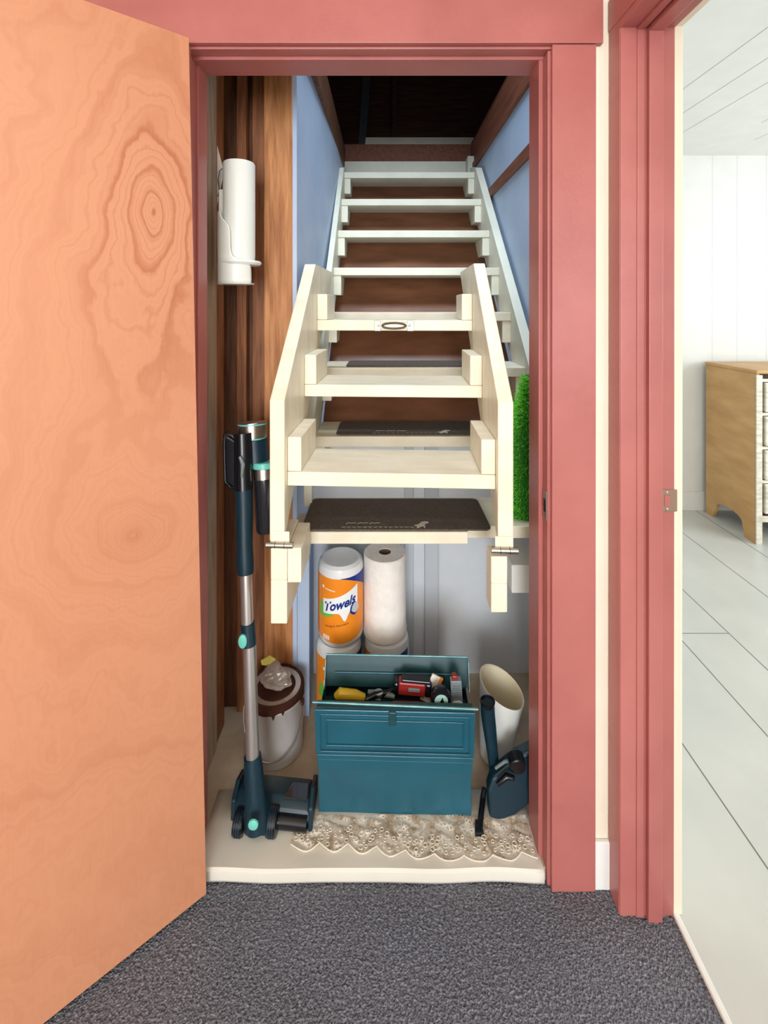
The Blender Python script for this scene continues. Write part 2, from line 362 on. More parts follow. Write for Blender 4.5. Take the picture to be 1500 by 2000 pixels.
# attic above
AY0, AY1 = YJ, 3.02
b = MB(); b.box(-1.6, SW - .04, YJ, 4.6, 2.30, 2.33); b.box(.60, 1.3, YJ, 4.6, 2.49, 2.52)
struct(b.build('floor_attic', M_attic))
struct(MB().box(SW - .045, SW, 1.3, 3.25, 2.285, 2.46).build('trim_19', M_stud3, bevel=.003))
b = MB(); b.box(.575, .60, YJ + .01, 3.25, 2.285, 2.33); b.box(.585, .625, YJ + .01, 3.25, 2.33, 2.48)
struct(b.build('trim_20', M_rail, bevel=.003))
struct(MB().box(SW - .02, .62, AY1 + .06, AY1 + .09, 2.0, 2.365).build('trim_21', M_stepsu, bevel=.002))
struct(MB().box(-.7, 1.0, AY1 + .09, AY1 + .13, 2.365, 2.49).build('trim_22', M_rail, bevel=.002))
struct(MB().box(.545, .62, AY1 - .02, AY1 + .055, 2.2, 2.375).build('trim_28', M_stepsu, bevel=.003))
q0 = P(712, 282, 3.3); q1 = P(940, 268, 3.3)
struct(MB().box(q0.x, q1.x, 3.30, 3.34, q0.z, q1.z).build('trim_23', M_stepsu, bevel=.002))
b = MB()
for i in range(9): b.box(-1.6, 1.3, 3.72 + (i % 2) * .008, 3.75, 2.2 + i * .19, 2.2 + i * .19 + .19)
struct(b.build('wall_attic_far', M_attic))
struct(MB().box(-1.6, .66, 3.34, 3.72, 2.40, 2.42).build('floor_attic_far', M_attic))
b = MB(); b.box(-1.62, -1.6, YJ, 4.6, 2.3, 4); b.box(1.3, 1.32, YJ, 4.6, 2.5, 4); b.box(-1.6, 1.3, YJ, 4.6, 3.5, 3.54); b.box(-1.6, 1.3, YJ - .02, YJ, 2.48, 3.5)
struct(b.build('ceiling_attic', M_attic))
a0 = P(700, 300, 3.35); a1 = P(728, 140, 3.35)
struct(MB().prism([(a0.x - .02, 3.30, 2.30), (a0.x + .035, 3.30, 2.30), (a1.x + .02, 3.30, 3.5), (a1.x - .035, 3.30, 3.5)], (0, .05, 0)).build('trim_24', M_atticg, bevel=.003))
struct(MB().box(a0.x + .25, a0.x + .29, 3.62, 3.72, 2.42, 3.5).build('trim_25', M_attic, bevel=.003))
struct(MB().box(1.12, 1.2, 3.60, 3.72, 2.42, 3.5).build('trim_26', M_attic, bevel=.003))

# orange plywood door (hinged left, open towards the hall)
ang = math.atan2(-.637, -.77)
Mdoor = Matrix.Translation((-.417, 1.080, 0)) @ Matrix.Rotation(ang, 4, 'Z')
d = bpy.data.objects.new('door_1', None); C.objects.link(d)
d.location = (-.417, 1.080, 0); d.rotation_euler = (0, 0, ang); ROOTINV[d.name] = Matrix.Identity(4); struct(d)
# local +x runs along the door, the face seen is local y = 0 (towards -y of the local frame after the turn)
MB().prism([(0, 0, .012), (.80, 0, .012), (.80, 0, 2.007), (.038, 0, 2.007)], (0, -.035, 0)).build('door_leaf', M_door, d, bevel=.0012)

# ================================================================== STAIRS
RZ = .54
def zu(k): return (4.83 - .41 * (6 - k)) * RZ          # depth unit of tread k
def tz(k): return H - (1190 - 383 * (k - 1)) * RZ / 1000
def mstairs():
    r = thing('attic_stairs', 'steep off-white painted open attic stairs rising behind the folded section', 'stairs', (.15, 1.4, FLOOR2))
    TL, TR = -.235, .537
    for k in range(1, 9):
        y = zu(k) * .9; z = tz(k)
        x0, x1 = (TL, TR) if k < 8 else (TL - .025, TR + .040)
        m = M_steps if k < 5 else M_stepsu
        t = MB().box(x0, x1, y, y + .205, z - .036, z).build('tread', m, r, bevel=.0025)
        if k > 1:
            for a, c in ((TL, TL + .035), (TR - .035, TR)):
                MB().box(a, c, y + .004, y + .19, z - .036 - .092, z - .0365).build('cleat', m, r, bevel=.002)
    s = (tz(8) - tz(1)) / ((zu(8) - zu(1)) * .9)
    def line(Y, off): return tz(1) + (Y - zu(1) * .9) * s + off
    for a, c, ys in ((SW + .0005, TL, 1.50), (TR, TR + .038, 1.56)):
        ye = zu(8) * .9 + .12
        MB().prism([(a, ys, line(ys, .055)), (a, ys, max(line(ys, -.26), .74 if a < 0 else .80)), (a, ye, line(ye, -.26)), (a, ye, line(ye, -.06)), (a, ye - .16, line(ye - .16, .055))], (c - a, 0, 0)).build('stringer', M_stepsu, r, bevel=.002)
    # brown hardboard behind the treads
    y0 = zu(2) * .9 + .208; y1 = zu(8) * .9 + .20
    MB().prism([(TL, y0, tz(2) - .03), (TL, y1, tz(8) - .03), (TL, y1 + .012, tz(8) - .04), (TL, y0 + .012, tz(2) - .04)], (TR - TL, 0, 0)).build('backing_panel', M_hard, r)
    MB().box(TL, TR, zu(8) * .9 + .206, zu(8) * .9 + .22, tz(8) - .2, tz(8) + .0).build('top_riser', M_stepsu, r)
    # level boards that carry the lowest tread, and the shorter board in front of it
    z1 = tz(1)
    MB().box(-.282, -.241, 1.145, 1.520, .602, z1 - .037).build('support_board', M_steps, r, bevel=.0025)
    MB().box(-.282, -.241, 1.145, 1.30, z1 - .037, .792).build('support_block', M_steps, r, bevel=.0025)
    MB().box(-.2405, -.206, 1.146, 1.285, .704, .790).build('cleat', M_steps, r, bevel=.0025)
    MB().box(.263, .303, 1.130, 1.185, .640, z1 - .037).build('support_board', M_steps, r, bevel=.0025)
    MB().box(.263, .303, 1.130, 1.185, z1 - .037, .778).build('support_block', M_steps, r, bevel=.0025)
    MB().box(-.240, .240, zu(1) * .9 - .034, zu(1) * .9 - .0005, z1 - .035, z1 - .001).build('nosing_board', M_steps, r, bevel=.002)
    MB().box(.38, .589, 1.37, 1.50, H - .568 * 1.5, H - .512 * 1.5).build('wall_bracket', M_white, r, bevel=.003)
    return r
mstairs()

def folded():
    r = thing('folded_stair_section', 'cream painted stair section folded up over the attic stairs, hinged at the doorway', 'stairs', (.015, 1.143, .80), rz=radians(-2.6))
    inv = ROOTINV[r.name]; W = inv.inverted()
    # local frame: x across, y back, z up from the hinge line
    def bx(n, m, x0, x1, y0, y1, z0, z1, par=r, bev=.0025):
        return MB().box(x0, x1, y0, y1, z0, z1, W).build(n, m, par, bevel=bev)
    for a, c in ((-.303, -.265), (.265, .303)):
        MB().prism([(a, 0, 0), (a, 0, .356), (a, .405, .736), (a, .783, .736)], (c - a, 0, 0), W).build('stringer', M_steps, r, bevel=.003)
    for i, (y0, z, yd) in enumerate(((.027, .1675, .20), (.228, .358, .20), (.426, .546, .17))):
        t = bx('tread', M_steps, -.2645, .2645, y0, y0 + yd, z - .036, z)
        for a, c in ((-.2645, -.229), (.229, .2645)):
            bx('cleat', M_steps, a, c, y0 + .001, y0 + yd, z + .0005, z + .089)
        if i == 2:
            hx = 0.0
            p = bx('handle', M_steelp, -.064, .064, y0 - .003, y0 - .0002, z - .030, z - .008, t, .001)
            for s in (-.056, .056): bx('mounting_tab', M_steelp, s - .011, s + .011, y0 - .0045, y0 - .003, z - .037, z - .001, p, .001)
            pts = [W @ Vector((.040 * cos(k * pi / 12), y0 - .011, z - .019 + .0095 * sin(k * pi / 12))) for k in range(24)]
            MB().tube(pts, .0034, 8, loop=True)  .build('handle_ring', M_brassp, p, smooth=True)
            for s in (-.052, .052):
                MB().lathe([(.004, 0), (.003, .002), (.0005, .0026)], W @ Vector((s, y0 - .0045, z - .018)), 12, Matrix.Rotation(pi / 2, 4, 'X')).build('screw', M_wire, p, smooth=True)
    for s in (-1, 1):
        x0, x1 = (-.309, -.242) if s < 0 else (.248, .312)
        h = MB().tube([W @ Vector((x0, -.006, -.004)), W @ Vector((x1, -.006, -.004))], .0078, 12).build('hinge', M_chrome, r, smooth=True)
        for f in (.33, .68):
            xx = x0 + (x1 - x0) * f
            MB().tube([W @ Vector((xx, -.006, -.004)), W @ Vector((xx + .0012, -.006, -.004))], .0082, 12).build('hinge_knuckle', M_black, h, smooth=True)
        MB().box(x0 + .01, x1 - .01, -.0025, -.0002, 0, .028, W).build('hinge_leaf', M_steps, h, bevel=.0008)
folded()

# stair mats with the pale printed dog and lines of script
def mat_mesh(x0, x1, y0, y1, z, r=.02, droop=None):
    b = MB(); out = []
    for cx, cy, a0 in ((x1 - r, y1 - r, 0), (x0 + r, y1 - r, 90), (x0 + r, y0 + r, 180), (x1 - r, y0 + r, 270)):
        for k in range(6):
            a = radians(a0 + k * 18); out.append((cx + r * cos(a), cy + r * sin(a), z))
    b.prism(out, (0, 0, .0045)); return b
DOG = [(0, 3), (4, 3.5), (9, 4.5), (14, 8), (19, 12), (25, 13), (33, 12.5), (35, 9), (31, 7.5), (26, 7), (25, 3), (25, -4), (22, -4.5), (21, 0), (15, -1), (9, -4.5), (5, -4.5), (6, 0), (3, 0.5)]
SCRIPT = []
def mark(o, x, y, z, s):
    b = MB()
    b.prism([(x + .34 * s + px * .0013 * s * 1.0, y + .02 * s + py * .0024 * s, z) for px, py in DOG], (0, 0, .0006))
    m1 = b.build('dog_print', M_print, o)
    b = MB(); x0 = x + .12 * s; n = 46; rr = random.Random(3)
    pts = []
    for i in range(n * 3):
        pts.append((x0 + i * .0016 * s, y + .012 * s + (.0042 * s * sin(i * 1.9) + .003 * s * rr.random()), z + .0004))
    for i in range(0, len(pts) - 6, 10): b.tube(pts[i:i + 8], .0008 * s, 6, flat=.3)
    for j in range(3):
        bx_ = x0 + .012 * s + j * .036 * s
        b.tube([(bx_ + .013 * s * k / 3 * 1.8, y + .034 * s + .009 * s * abs(sin(k * 1.3)), z + .0004) for k in range(5)], .0016 * s, 6, flat=.3)
    b.build('script_print', M_print, o)
def stair_mat(k, x0, x1, y0, y1, label, marks=True):
    z = tz(k) + .0003
    o = mat_mesh(x0, x1, y0, y1, z).build('stair_mat', M_mat, bevel=.001)
    tag(o, label, 'mat', None)
    if marks: mark(o, x0, y0, z + .0048, (x1 - x0) / .57)
    return o
y1_ = zu(1) * .9
stair_mat(1, -.262 + .023, .31, y1_ - .030, y1_ + .185, 'charcoal step mat with pale dog print on the lowest step, at its edge')
y2_ = zu(2) * .9
stair_mat(2, -.164, .42, y2_ + .012, y2_ + .19, 'charcoal step mat with pale dog print seen between the two lowest folded treads')
y3_ = zu(3) * .9
stair_mat(3, -.146, .44, y3_ + .012, y3_ + .19, 'thin charcoal step mat showing just above the middle folded tread', False)

# wall ledge / handrail on the right wall
o = MB().box(.5765, .5895, 1.30, 2.66, 1.99, 2.045).build('handrail', M_rail, bevel=.004)
tag(o, 'brown wooden handrail fixed along the right stair wall', 'handrail')

# ================================================================== ARTIFICIAL GRASS on the right end of the lowest tread
def turf():
    rr = random.Random(8); z0 = tz(1)
    r = thing('artificial_grass', 'bright green artificial grass piece standing on the right end of the lowest step', 'artificial grass', (.46, 1.42, z0))
    def prof(t): return .366 + .004 * sin(t * 9) + (.0 if t < .55 else (t - .55) * .13)       # left edge grows to the right with height
    b = MB(); N = 22
    for i in range(N):
        pass
    rings = []
    for i in range(N):
        t = i / (N - 1); z = z0 + .001 + t * .43
        xl = prof(t) + .012; yc = 1.425
        rings.append([(xl + (.56 - xl) * .5 + (.56 - xl) * .5 * cos(a), yc + .045 * sin(a), z) for a in [k * pi / 8 for k in range(16)]])
    b.rings(rings); b.build('backing', mat('green_backing', (40, 120, 30), rough=.9), r)
    b = MB()
    for k in range(9000):
        t = rr.random(); z = z0 + .004 + t * .425; xl = prof(t) + .012
        a = rr.uniform(pi * .75, pi * 2.0); hx = (.56 - xl) * .5
        p = Vector((xl + hx + hx * cos(a), 1.425 + .045 * sin(a), z))
        nrm = Vector((cos(a), sin(a) * 1.2, rr.uniform(-.3, .9))).normalized()
        side = nrm.cross(Vector((rr.uniform(-1, 1), rr.uniform(-1, 1), rr.uniform(-1, 1)))).normalized() * .0013
        L = rr.uniform(.010, .022)
        v = [b.b.verts.new(p - side), b.b.verts.new(p + side), b.b.verts.new(p + nrm * L + Vector((0, 0, rr.uniform(-.006, .006))))]
        b.b.faces.new(v)
    b.build('grass_blades', mat('bright_grass_green', (112, 228, 56), (176, 252, 112), rough=.5, scale=60), r)['kind'] = 'stuff'
turf()

# ================================================================== WHITE WALL HOLDER on the left
def holder():
    Y = 1.36; c = P(470, 540, Y)
    r = thing('wall_dispenser', 'white plastic tube in a wall holder on the left timber studs', 'dispenser', (c.x, Y, c.z))
    top = P(466, 318, Y).z; bot = P(466, 512, Y).z; z0 = P(466, 556, Y).z; rad = .046
    cx = P(467, 400, Y).x
    T = Matrix.Translation((cx, Y, 0)) @ Matrix.Rotation(radians(-1.5), 4, 'Y')
    MB().lathe([(rad - .006, bot), (rad - .001, bot + .004), (rad, bot + .02), (rad, top - .006), (rad - .003, top - .001), (rad - .008, top)], (cx, Y, 0), 48, Matrix.Translation((0, 0, 0))).build('tube', M_plast, r, smooth=True)
    # half shell of the holder
    b = MB(); n = 26; rings = []
    for j in range(20):
        t = j / 19; z = z0 + (P(466, 440, Y).z - z0 + .035) * t
        # right edge of the shell steps back in a smooth curve
        s = 1 / (1 + math.exp(-(t - .33) * 26)); s2 = 1 / (1 + math.exp(-(t - .86) * 26))
        a1 = radians(-62 - 32 * s - 40 * s2); a0 = radians(-215)
        if t < .33: a1 = radians(-30 - 30 * s)
        rings.append([(cx - .004 + (rad + .009) * cos(a0 + (a1 - a0) * k / n), Y + (rad + .009) * sin(a0 + (a1 - a0) * k / n), z) for k in range(n + 1)])
    b.rings(rings, False, False, closed=False); b.build('shell', M_plast, r, smooth=True, solid=.0035)
    b = MB(); b.lathe([(rad - .02, bot - .012), (rad + .008, bot - .010), (rad + .014, bot - .004), (rad + .010, bot + .002), (rad - .002, bot)], (cx + .006, Y - .004, 0), 40); b.build('lip', M_plast, r, smooth=True)
    MB().box(cx - rad - .012, cx - rad + .012, Y - .01, Y + .045, z0, z0 + .28).build('back_plate', M_plast, r, bevel=.004)
    MB().lathe([(rad - .002, z0), (rad, z0 + .004)], (cx - .002, Y, 0), 40).build('base_plate', M_plast, r)
    pts = [P(436, 322, Y + .02), P(428, 335, Y + .03), P(426, 350, Y + .03), P(432, 342, Y + .03)]
    MB().tube([P(438, 326, Y), P(429, 334, Y), P(426, 352, Y), P(428, 372, Y), P(426, 384, Y)], .0018, 8).build('wire', M_black, r, smooth=True)
    MB().prism([P(424, 285, Y + .03), P(437, 335, Y + .03), P(424, 400, Y + .03)], (0, .003, 0)).build('wall_card', M_white, r)
holder()

# ================================================================== STICK VACUUM
def vacuum():
    f = PH(500, 1650, FLOOR2)
    r = thing('stick_vacuum', 'dark teal and silver cordless stick vacuum leaning in the left corner', 'vacuum cleaner', f)
    def q(x, y): # depth along the leaning tube
        t = (1650 - y) / 810; return P(x, y, 1.165 + .135 * t)
    MB().tube([q(480.5, 1116), q(483.5, 1225)], .0158, 32).build('upper_tube', M_alu, r, smooth=True)
    MB().tube([q(487, 1250), q(494, 1485)], .0172, 32).build('lower_tube', M_alu, r, smooth=True)
    c = MB().tube([q(484, 1216), q(487, 1260)], .0185, 32).build('joint_collar', M_teal, r, smooth=True, bevel=.001)
    a = q(478, 1243); MB().lathe([(.0115, 0), (.011, .004), (.007, .006), (.001, .0065)], a + Vector((0, -.0165, 0)), 24, Matrix.Rotation(pi / 2, 4, 'X') @ Matrix.Diagonal((1, 1.6, 1, 1))).build('release_button', M_mint, c, smooth=True)
    MB().tube([q(476, 950), q(477, 985), q(478, 1060), q(479.5, 1100), q(480, 1119)], [.0245, .0225, .021, .0225, .0215], 32).build('nozzle_neck', M_teal, r, smooth=True)
    # motor body
    body = MB()
    body.tube([q(474, 846), q(475, 880), q(475, 925), q(476, 955)], [.024, .0245, .0245, .025], 28)
    bo = body.build('motor_body', M_black, r, smooth=True)
    MB().prism([q(434, 846), q(458, 860), q(464, 866), q(463, 950), q(456, 955), q(437, 940)], (0, .05, 0)).build('handle_housing', M_black, r, bevel=.006)
    MB().tube([q(464, 862), q(452, 852), q(440, 848), q(438, 870), q(440, 940), q(450, 953), q(464, 953)], .0045, 12).build('grip', M_black, r, smooth=True)
    MB().tube([q(484.5, 866) + Vector((0, .045, 0)), q(484, 832) + Vector((0, .045, 0))], .0405, 40).build('filter_ring', M_chrome, r, smooth=True, bevel=.001)
    for yy in (834.5, 863): MB().tube([q(484, yy) + Vector((0, .045, 0)), q(484, yy + 2.5) + Vector((0, .045, 0))], .0415, 40).build('mint_trim', M_mint, r, smooth=True)
    MB().tube([q(487, 867) + Vector((0, .045, 0)), q(492, 915) + Vector((0, .045, 0))], [.039, .035], 40).build('cyclone_housing', M_teal, r, smooth=True)
    ox = Vector((0, .03, 0))
    MB().tube([q(510, 909) + ox, q(510, 921) + ox], .0315, 40).build('cup_rim', M_mint, r, smooth=True, bevel=.002)
    MB().tube([q(510, 921) + ox, q(511, 941) + ox], .0308, 40).build('cup_band', M_chrome, r, smooth=True)
    MB().tube([q(511, 941) + ox, q(514, 1044) + ox, q(514, 1049) + ox], [.030, .027, .024], 40).build('dust_cup', M_smoke, r, smooth=True)
    MB().tube([q(475, 885) + Vector((0, -.03, 0)), q(481, 900) + Vector((0, -.030, 0)), q(478, 925) + Vector((0, -.027, 0))], [.004, .006, .003], 10).build('indicator', M_greyp, r, smooth=True)
    # floor head
    MB().tube([q(493, 1476), q(495, 1500), q(499, 1560), q(503, 1615)], [.0215, .0235, .026, .029], 32).build('swivel_neck', M_teal, r, smooth=True)
    for cx, rad_, off in ((465, .026, .004), (531, .030, 0)):
        w0 = PH(cx, 1640, FLOOR2 + .0); w0 = Vector((w0.x, w0.y + .015, FLOOR2 + rad_ + .001))
        d_ = Vector((.012, -.001, 0))
        wh = MB().tube([w0 - d_ * 1.1, w0 - d_, w0 + d_, w0 + d_ * 1.1], [rad_ * .86, rad_, rad_, rad_ * .86], 36).build('wheel', M_black, r, smooth=True)
        for t_ in (-.5, 0, .5): MB().tube([w0 + d_ * (t_ - .12), w0 + d_ * (t_ + .12)], rad_ + .0016, 36).build('tyre_ridge', M_teal, wh, smooth=True)
    c0 = PH(500, 1636, FLOOR2)
    MB().prism([(c0.x - .030, c0.y + .03, FLOOR2 + .004), (c0.x + .030, c0.y + .03, FLOOR2 + .004), (c0.x + .034, c0.y + .03, FLOOR2 + .06), (c0.x + .022, c0.y + .03, FLOOR2 + .10), (c0.x - .02, c0.y + .03, FLOOR2 + .10), (c0.x - .034, c0.y + .03, FLOOR2 + .06)], (0, -.034, 0)).build('pivot_housing', M_teal, r, bevel=.008, seg=3)
    a = P(495, 1609, 1.13); MB().lathe([(.0125, 0), (.012, .004), (.008, .006), (.001, .0065)], a, 28, Matrix.Rotation(pi / 2, 4, 'X')).build('pedal_button', M_mint, r, smooth=True)
    # brush head lying behind, across
    A = PH(442, 1600, FLOOR2); B = PH(606, 1608, FLOOR2)
    A = Vector((-.395, 1.215, FLOOR2 + .006)); B = Vector((-.194, 1.195, FLOOR2 + .006)); dx = (B - A)
    def sec(p, s): # side profile of the head
        pr = [(0, .004), (-.008, .026), (.000, .045), (.022, .058), (.06, .055), (.085, .04), (.092, .02), (.09, .003)]
        return [p + Vector((0, y_ * s, z_ * s)) for y_, z_ in pr]
    MB().rings([sec(A, .9), sec(A + dx * .04, 1), sec(A + dx * .5, 1), sec(A + dx * .96, 1), sec(B, .9)]).build('brush_head', M_teal, r, smooth=True, bevel=.002)
    MB().tube([A + dx * .05 + Vector((0, -.006, .020)), B - dx * .02 + Vector((0, -.006, .020))], .018, 20).build('brush_roller', M_black, r, smooth=True)
    MB().prism([A + dx * .64 + Vector((0, .012, .056)), A + dx * .97 + Vector((0, .012, .056)), A + dx * .95 + Vector((0, .055, .056)), A + dx * .74 + Vector((0, .055, .056))], (0, 0, .004)).build('clear_window', M_smoke, r, bevel=.002)
    MB().prism([B + Vector((-.003, -.010, .001)), B + Vector((-.003, .095, .001)), B + Vector((-.003, .095, .045)), B + Vector((-.003, .04, .068)), B + Vector((-.003, 0, .05))], (.012, 0, 0)).build('end_cap', M_teal, r, bevel=.003)
    MB().prism([A + Vector((-.009, -.005, .001)), A + Vector((-.009, .09, .001)), A + Vector((-.009, .09, .045)), A + Vector((-.009, .04, .066)), A + Vector((-.009, 0, .05))], (.012, 0, 0)).build('end_cap', M_teal, r, bevel=.003)
vacuum()

# ================================================================== PAINT CAN and the bag on it
def can():
    cx, cy = -.335, 1.43; R_ = .083; Hc = .185
    r = thing('paint_can', 'old paint can with brown paint over the lid and wire handle', 'paint can', (cx, cy, FLOOR2))
    z = FLOOR2
    MB().lathe([(R_ - .002, z), (R_ + .001, z + .002), (R_ + .001, z + .006), (R_ - .001, z + .009), (R_ - .001, z + Hc - .03), (R_ + .0012, z + Hc - .026), (R_ + .0012, z + Hc - .02), (R_ - .001, z + Hc - .017), (R_, z + Hc)], (cx, cy, 0), 56).build('can_body', M_tin, r, smooth=True)
    lid = MB().lathe([(R_ + .001, z + Hc - .018), (R_ + .0025, z + Hc - .006), (R_ + .002, z + Hc + .002), (R_ - .004, z + Hc + .005), (R_ - .010, z + Hc - .003), (R_ - .022, z + Hc - .002), (R_ - .026, z + Hc + .003), (.001, z + Hc + .004)], (cx, cy, 0), 56).build('lid', M_brown, r, smooth=True)
    rr = random.Random(2); b = MB(); lo = []
    for k in range(96):
        a = 2 * pi * k / 96; lo.append(.012 + .010 * (.5 + .5 * sin(3 * a + 1)) + .016 * max(0, sin(11 * a + sin(5 * a) * 2)) ** 3 * (.4 + .6 * abs(sin(2.3 * a))))
    b.rings([[(cx + R3 * cos(2 * pi * k / 96), cy + R3 * sin(2 * pi * k / 96), z + Hc - (lo[k] if low else .0) - .002) for k in range(96)] for R3, low in ((R_ + .0005, False), (R_ + .0032, False), (R_ + .0030, True), (R_ + .0004, True))], False, False, loop=True)
    b.build('paint_drips', M_brown, lid, smooth=True)
    pts = []
    for k in range(21):
        a = pi * k / 20; pts.append(Vector((cx - (R_ + .009) * cos(a), cy - .025 - .062 * sin(a) , z + Hc * .78 - (.115) * sin(a))))
    MB().tube(pts, .0016, 8).build('wire_handle', M_wire, r, smooth=True)
    for s in (-1, 1): MB().lathe([(.010, 0), (.009, .004), (.004, .006), (.0005, .0065)], (cx + s * R_, cy - .012, z + Hc * .78), 20, Matrix.Rotation(s * pi / 2, 4, 'Y')).build('handle_lug', M_brown, r, smooth=True)
    # pouch lying on the lid
    zt = z + Hc + .006
    m = mat('crumpled_clear_plastic', (190, 172, 160), (214, 200, 190), rough=.15, scale=12, bump=.6, bscale=30, trans=.55, alpha=.8)
    p = thing('plastic_pouch', 'crumpled clear plastic pouch with yellow card top lying on the paint can', 'bag', (cx, cy, zt))
    b = MB(); n = 14; rings = []
    for i in range(n + 1):
        t = i / n; row = []
        for k in range(16):
            a = 2 * pi * k / 16
            rx = (.020 + .026 * sin(pi * min(1, t * 1.1 + .08))) * (1 + .14 * sin(3 * a + i) + .1 * rr.uniform(-1, 1)); ry = rx * .55
            row.append((cx + .012 - .02 * t + rx * cos(a), cy - .015 + ry * sin(a), zt + .002 + .072 * t + .004 * rr.uniform(-1, 1) * t))
        rings.append(row)
    b.rings(rings); b.build('pouch_body', m, p)
    y_ = cy - .02
    MB().prism([(cx - .043, y_, zt + .085), (cx - .018, y_, zt + .100), (cx + .003, y_, zt + .088), (cx - .02, y_, zt + .070), (cx - .040, y_, zt + .072)], (0, .006, 0)).build('yellow_card', mat('mustard_card', (196, 178, 84), rough=.5), p, bevel=.001)
can()

# ================================================================== PAPER TOWEL ROLLS
def wrapstrip(c, R_, a0, a1, flo, fhi, n=28, nz=4):
    "patch on a cylinder: angle measured from the camera-facing side, to the right"
    b = MB(); rows = []
    for i in range(n + 1):
        a = a0 + (a1 - a0) * i / n; th = -pi / 2 + a
        lo, hi = flo(i / n), fhi(i / n)
        rows.append([(c[0] + R_ * cos(th), c[1] + R_ * sin(th), c[2] + lo + (hi - lo) * k / nz) for k in range(nz + 1)])
    b.rings(rows, False, False, closed=False); return b
def wraptext(s, c, R_, a_left, z, size, slant=0, rise=0, bold=0.0, squash=1.0):
    cu = bpy.data.curves.new('t', 'FONT'); cu.body = s; cu.size = size; cu.shear = slant; cu.offset = bold; cu.resolution_u = 4
    o = bpy.data.objects.new('t', cu); C.objects.link(o)
    dg = bpy.context.evaluated_depsgraph_get(); me = bpy.data.meshes.new_from_object(o.evaluated_get(dg))
    bpy.data.objects.remove(o); b = MB(); b.b.from_mesh(me); bpy.data.meshes.remove(me)
    for v in b.b.verts:
        x, y = v.co.x * squash, v.co.y; th = -pi / 2 + a_left + x / R_
        v.co = Vector((c[0] + R_ * cos(th), c[1] + R_ * sin(th), c[2] + z + y + rise * x))
    return b
def labelled_roll(cx, cy, z0, label, R_=.0755, h=.262, turn=0.0, name='paper_towel_roll'):
    r = thing(name, label, 'paper towels', (cx, cy, z0), 'orange wrapped paper towel rolls')
    MB().lathe([(R_ * .55, z0), (R_ - .012, z0 + .001), (R_ - .003, z0 + .010), (R_, z0 + .026), (R_, z0 + h - .026), (R_ - .004, z0 + h - .009), (R_ - .014, z0 + h - .001), (R_ * .6, z0 + h - .003), (R_ * .3, z0 + h - .008), (.001, z0 + h - .008)], (cx, cy, 0), 56).build('wrap', M_wrap, r, smooth=True)
    c = (cx, cy, z0); A = 1.45; t0 = turn
    W = lambda a: a + t0
    lab = wrapstrip(c, R_ + .0006, W(-A), W(A), lambda t: .022 + .020 * abs(t - .5) ** 2 * 4, lambda t: h - .030 - .004 * sin(pi * t) , 40).build('orange_label', M_wrapo, r, smooth=True)
    wrapstrip(c, R_ + .0010, W(.10), W(1.45), lambda t: h - .034 - .050 * t ** 1.6, lambda t: h - .0325 + .003 * t, 20).build('navy_corner', M_navy, lab, smooth=True)
    wrapstrip(c, R_ + .0012, W(-1.05), W(-.2), lambda t: .100 + .010 * (t - .4) ** 2 * 4 , lambda t: .100 + .052 * (1 - t) ** .5 * min(1, .25 + t * 6) , 20).build('green_leaf', M_green, lab, smooth=True)
    wrapstrip(c, R_ + .0015, W(-.72), W(.86), lambda t: .112 + .018 * t - .030 * math.exp(-((t - .62) / .10) ** 2), lambda t: .160 + .042 * t ** 1.5, 40).build('white_banner', M_wprint, lab, smooth=True)
    wrapstrip(c, R_ + .0017, W(.48), W(.92), lambda t: .118 - .012 * sin(pi * t), lambda t: .122 + .026 * sin(pi * t) ** .5, 16).build('round_print', M_navy, lab, smooth=True)
    wrapstrip(c, R_ + .0019, W(.56), W(.94), lambda t: .121 - .009 * sin(pi * t), lambda t: .125 + .020 * sin(pi * t) ** .5, 16).build('globe_print', M_batten, lab, smooth=True)
    wraptext('Towels', c, R_ + .0022, W(-.68), .121, .0400, .25, .24, .0013, .92).build('towels_lettering', M_navy, lab)
    wraptext('Strong & Absorbent', c, R_ + .0012, W(-.62), .070, .0098, .2, .16, .0001).build('slogan_lettering', mat('maroon_print', (120, 56, 40), rough=.4), lab)
    b = wrapstrip(c, R_ + .0012, W(-.62), W(-.14), lambda t: .192 - .004 * t + .001 * sin(t * 60), lambda t: .1945 - .004 * t + .001 * sin(t * 45), 40); b.build('maker_print', M_wprint, lab)
    wrapstrip(c, R_ + .0012, W(-.78), W(-.66), lambda t: .197 - .006 * sin(pi * t), lambda t: .197 + .006 * sin(pi * t), 8).build('flower_print', M_wprint, lab)
    for i in range(4):
        wrapstrip(c, R_ + .0012, W(-.74 + i * .09), W(-.68 + i * .09), lambda t: .030 + .002 * i * 0, lambda t: .044, 4).build('count_print', M_wprint, lab)
    return r
LX, LY = -.146, 1.545
labelled_roll(LX - .006, LY, FLOOR2, 'orange wrapped paper towel roll beside the open toolbox, beneath the top one', turn=.15)
labelled_roll(LX + .001, LY, FLOOR2 + .2625, 'orange wrapped paper towel roll on top, its Towels lettering fully visible')
RX, RY = .003, 1.560
labelled_roll(RX + .006, RY, FLOOR2, 'wrapped paper towel roll mostly hidden behind the toolbox, under the bare roll', turn=-.3)
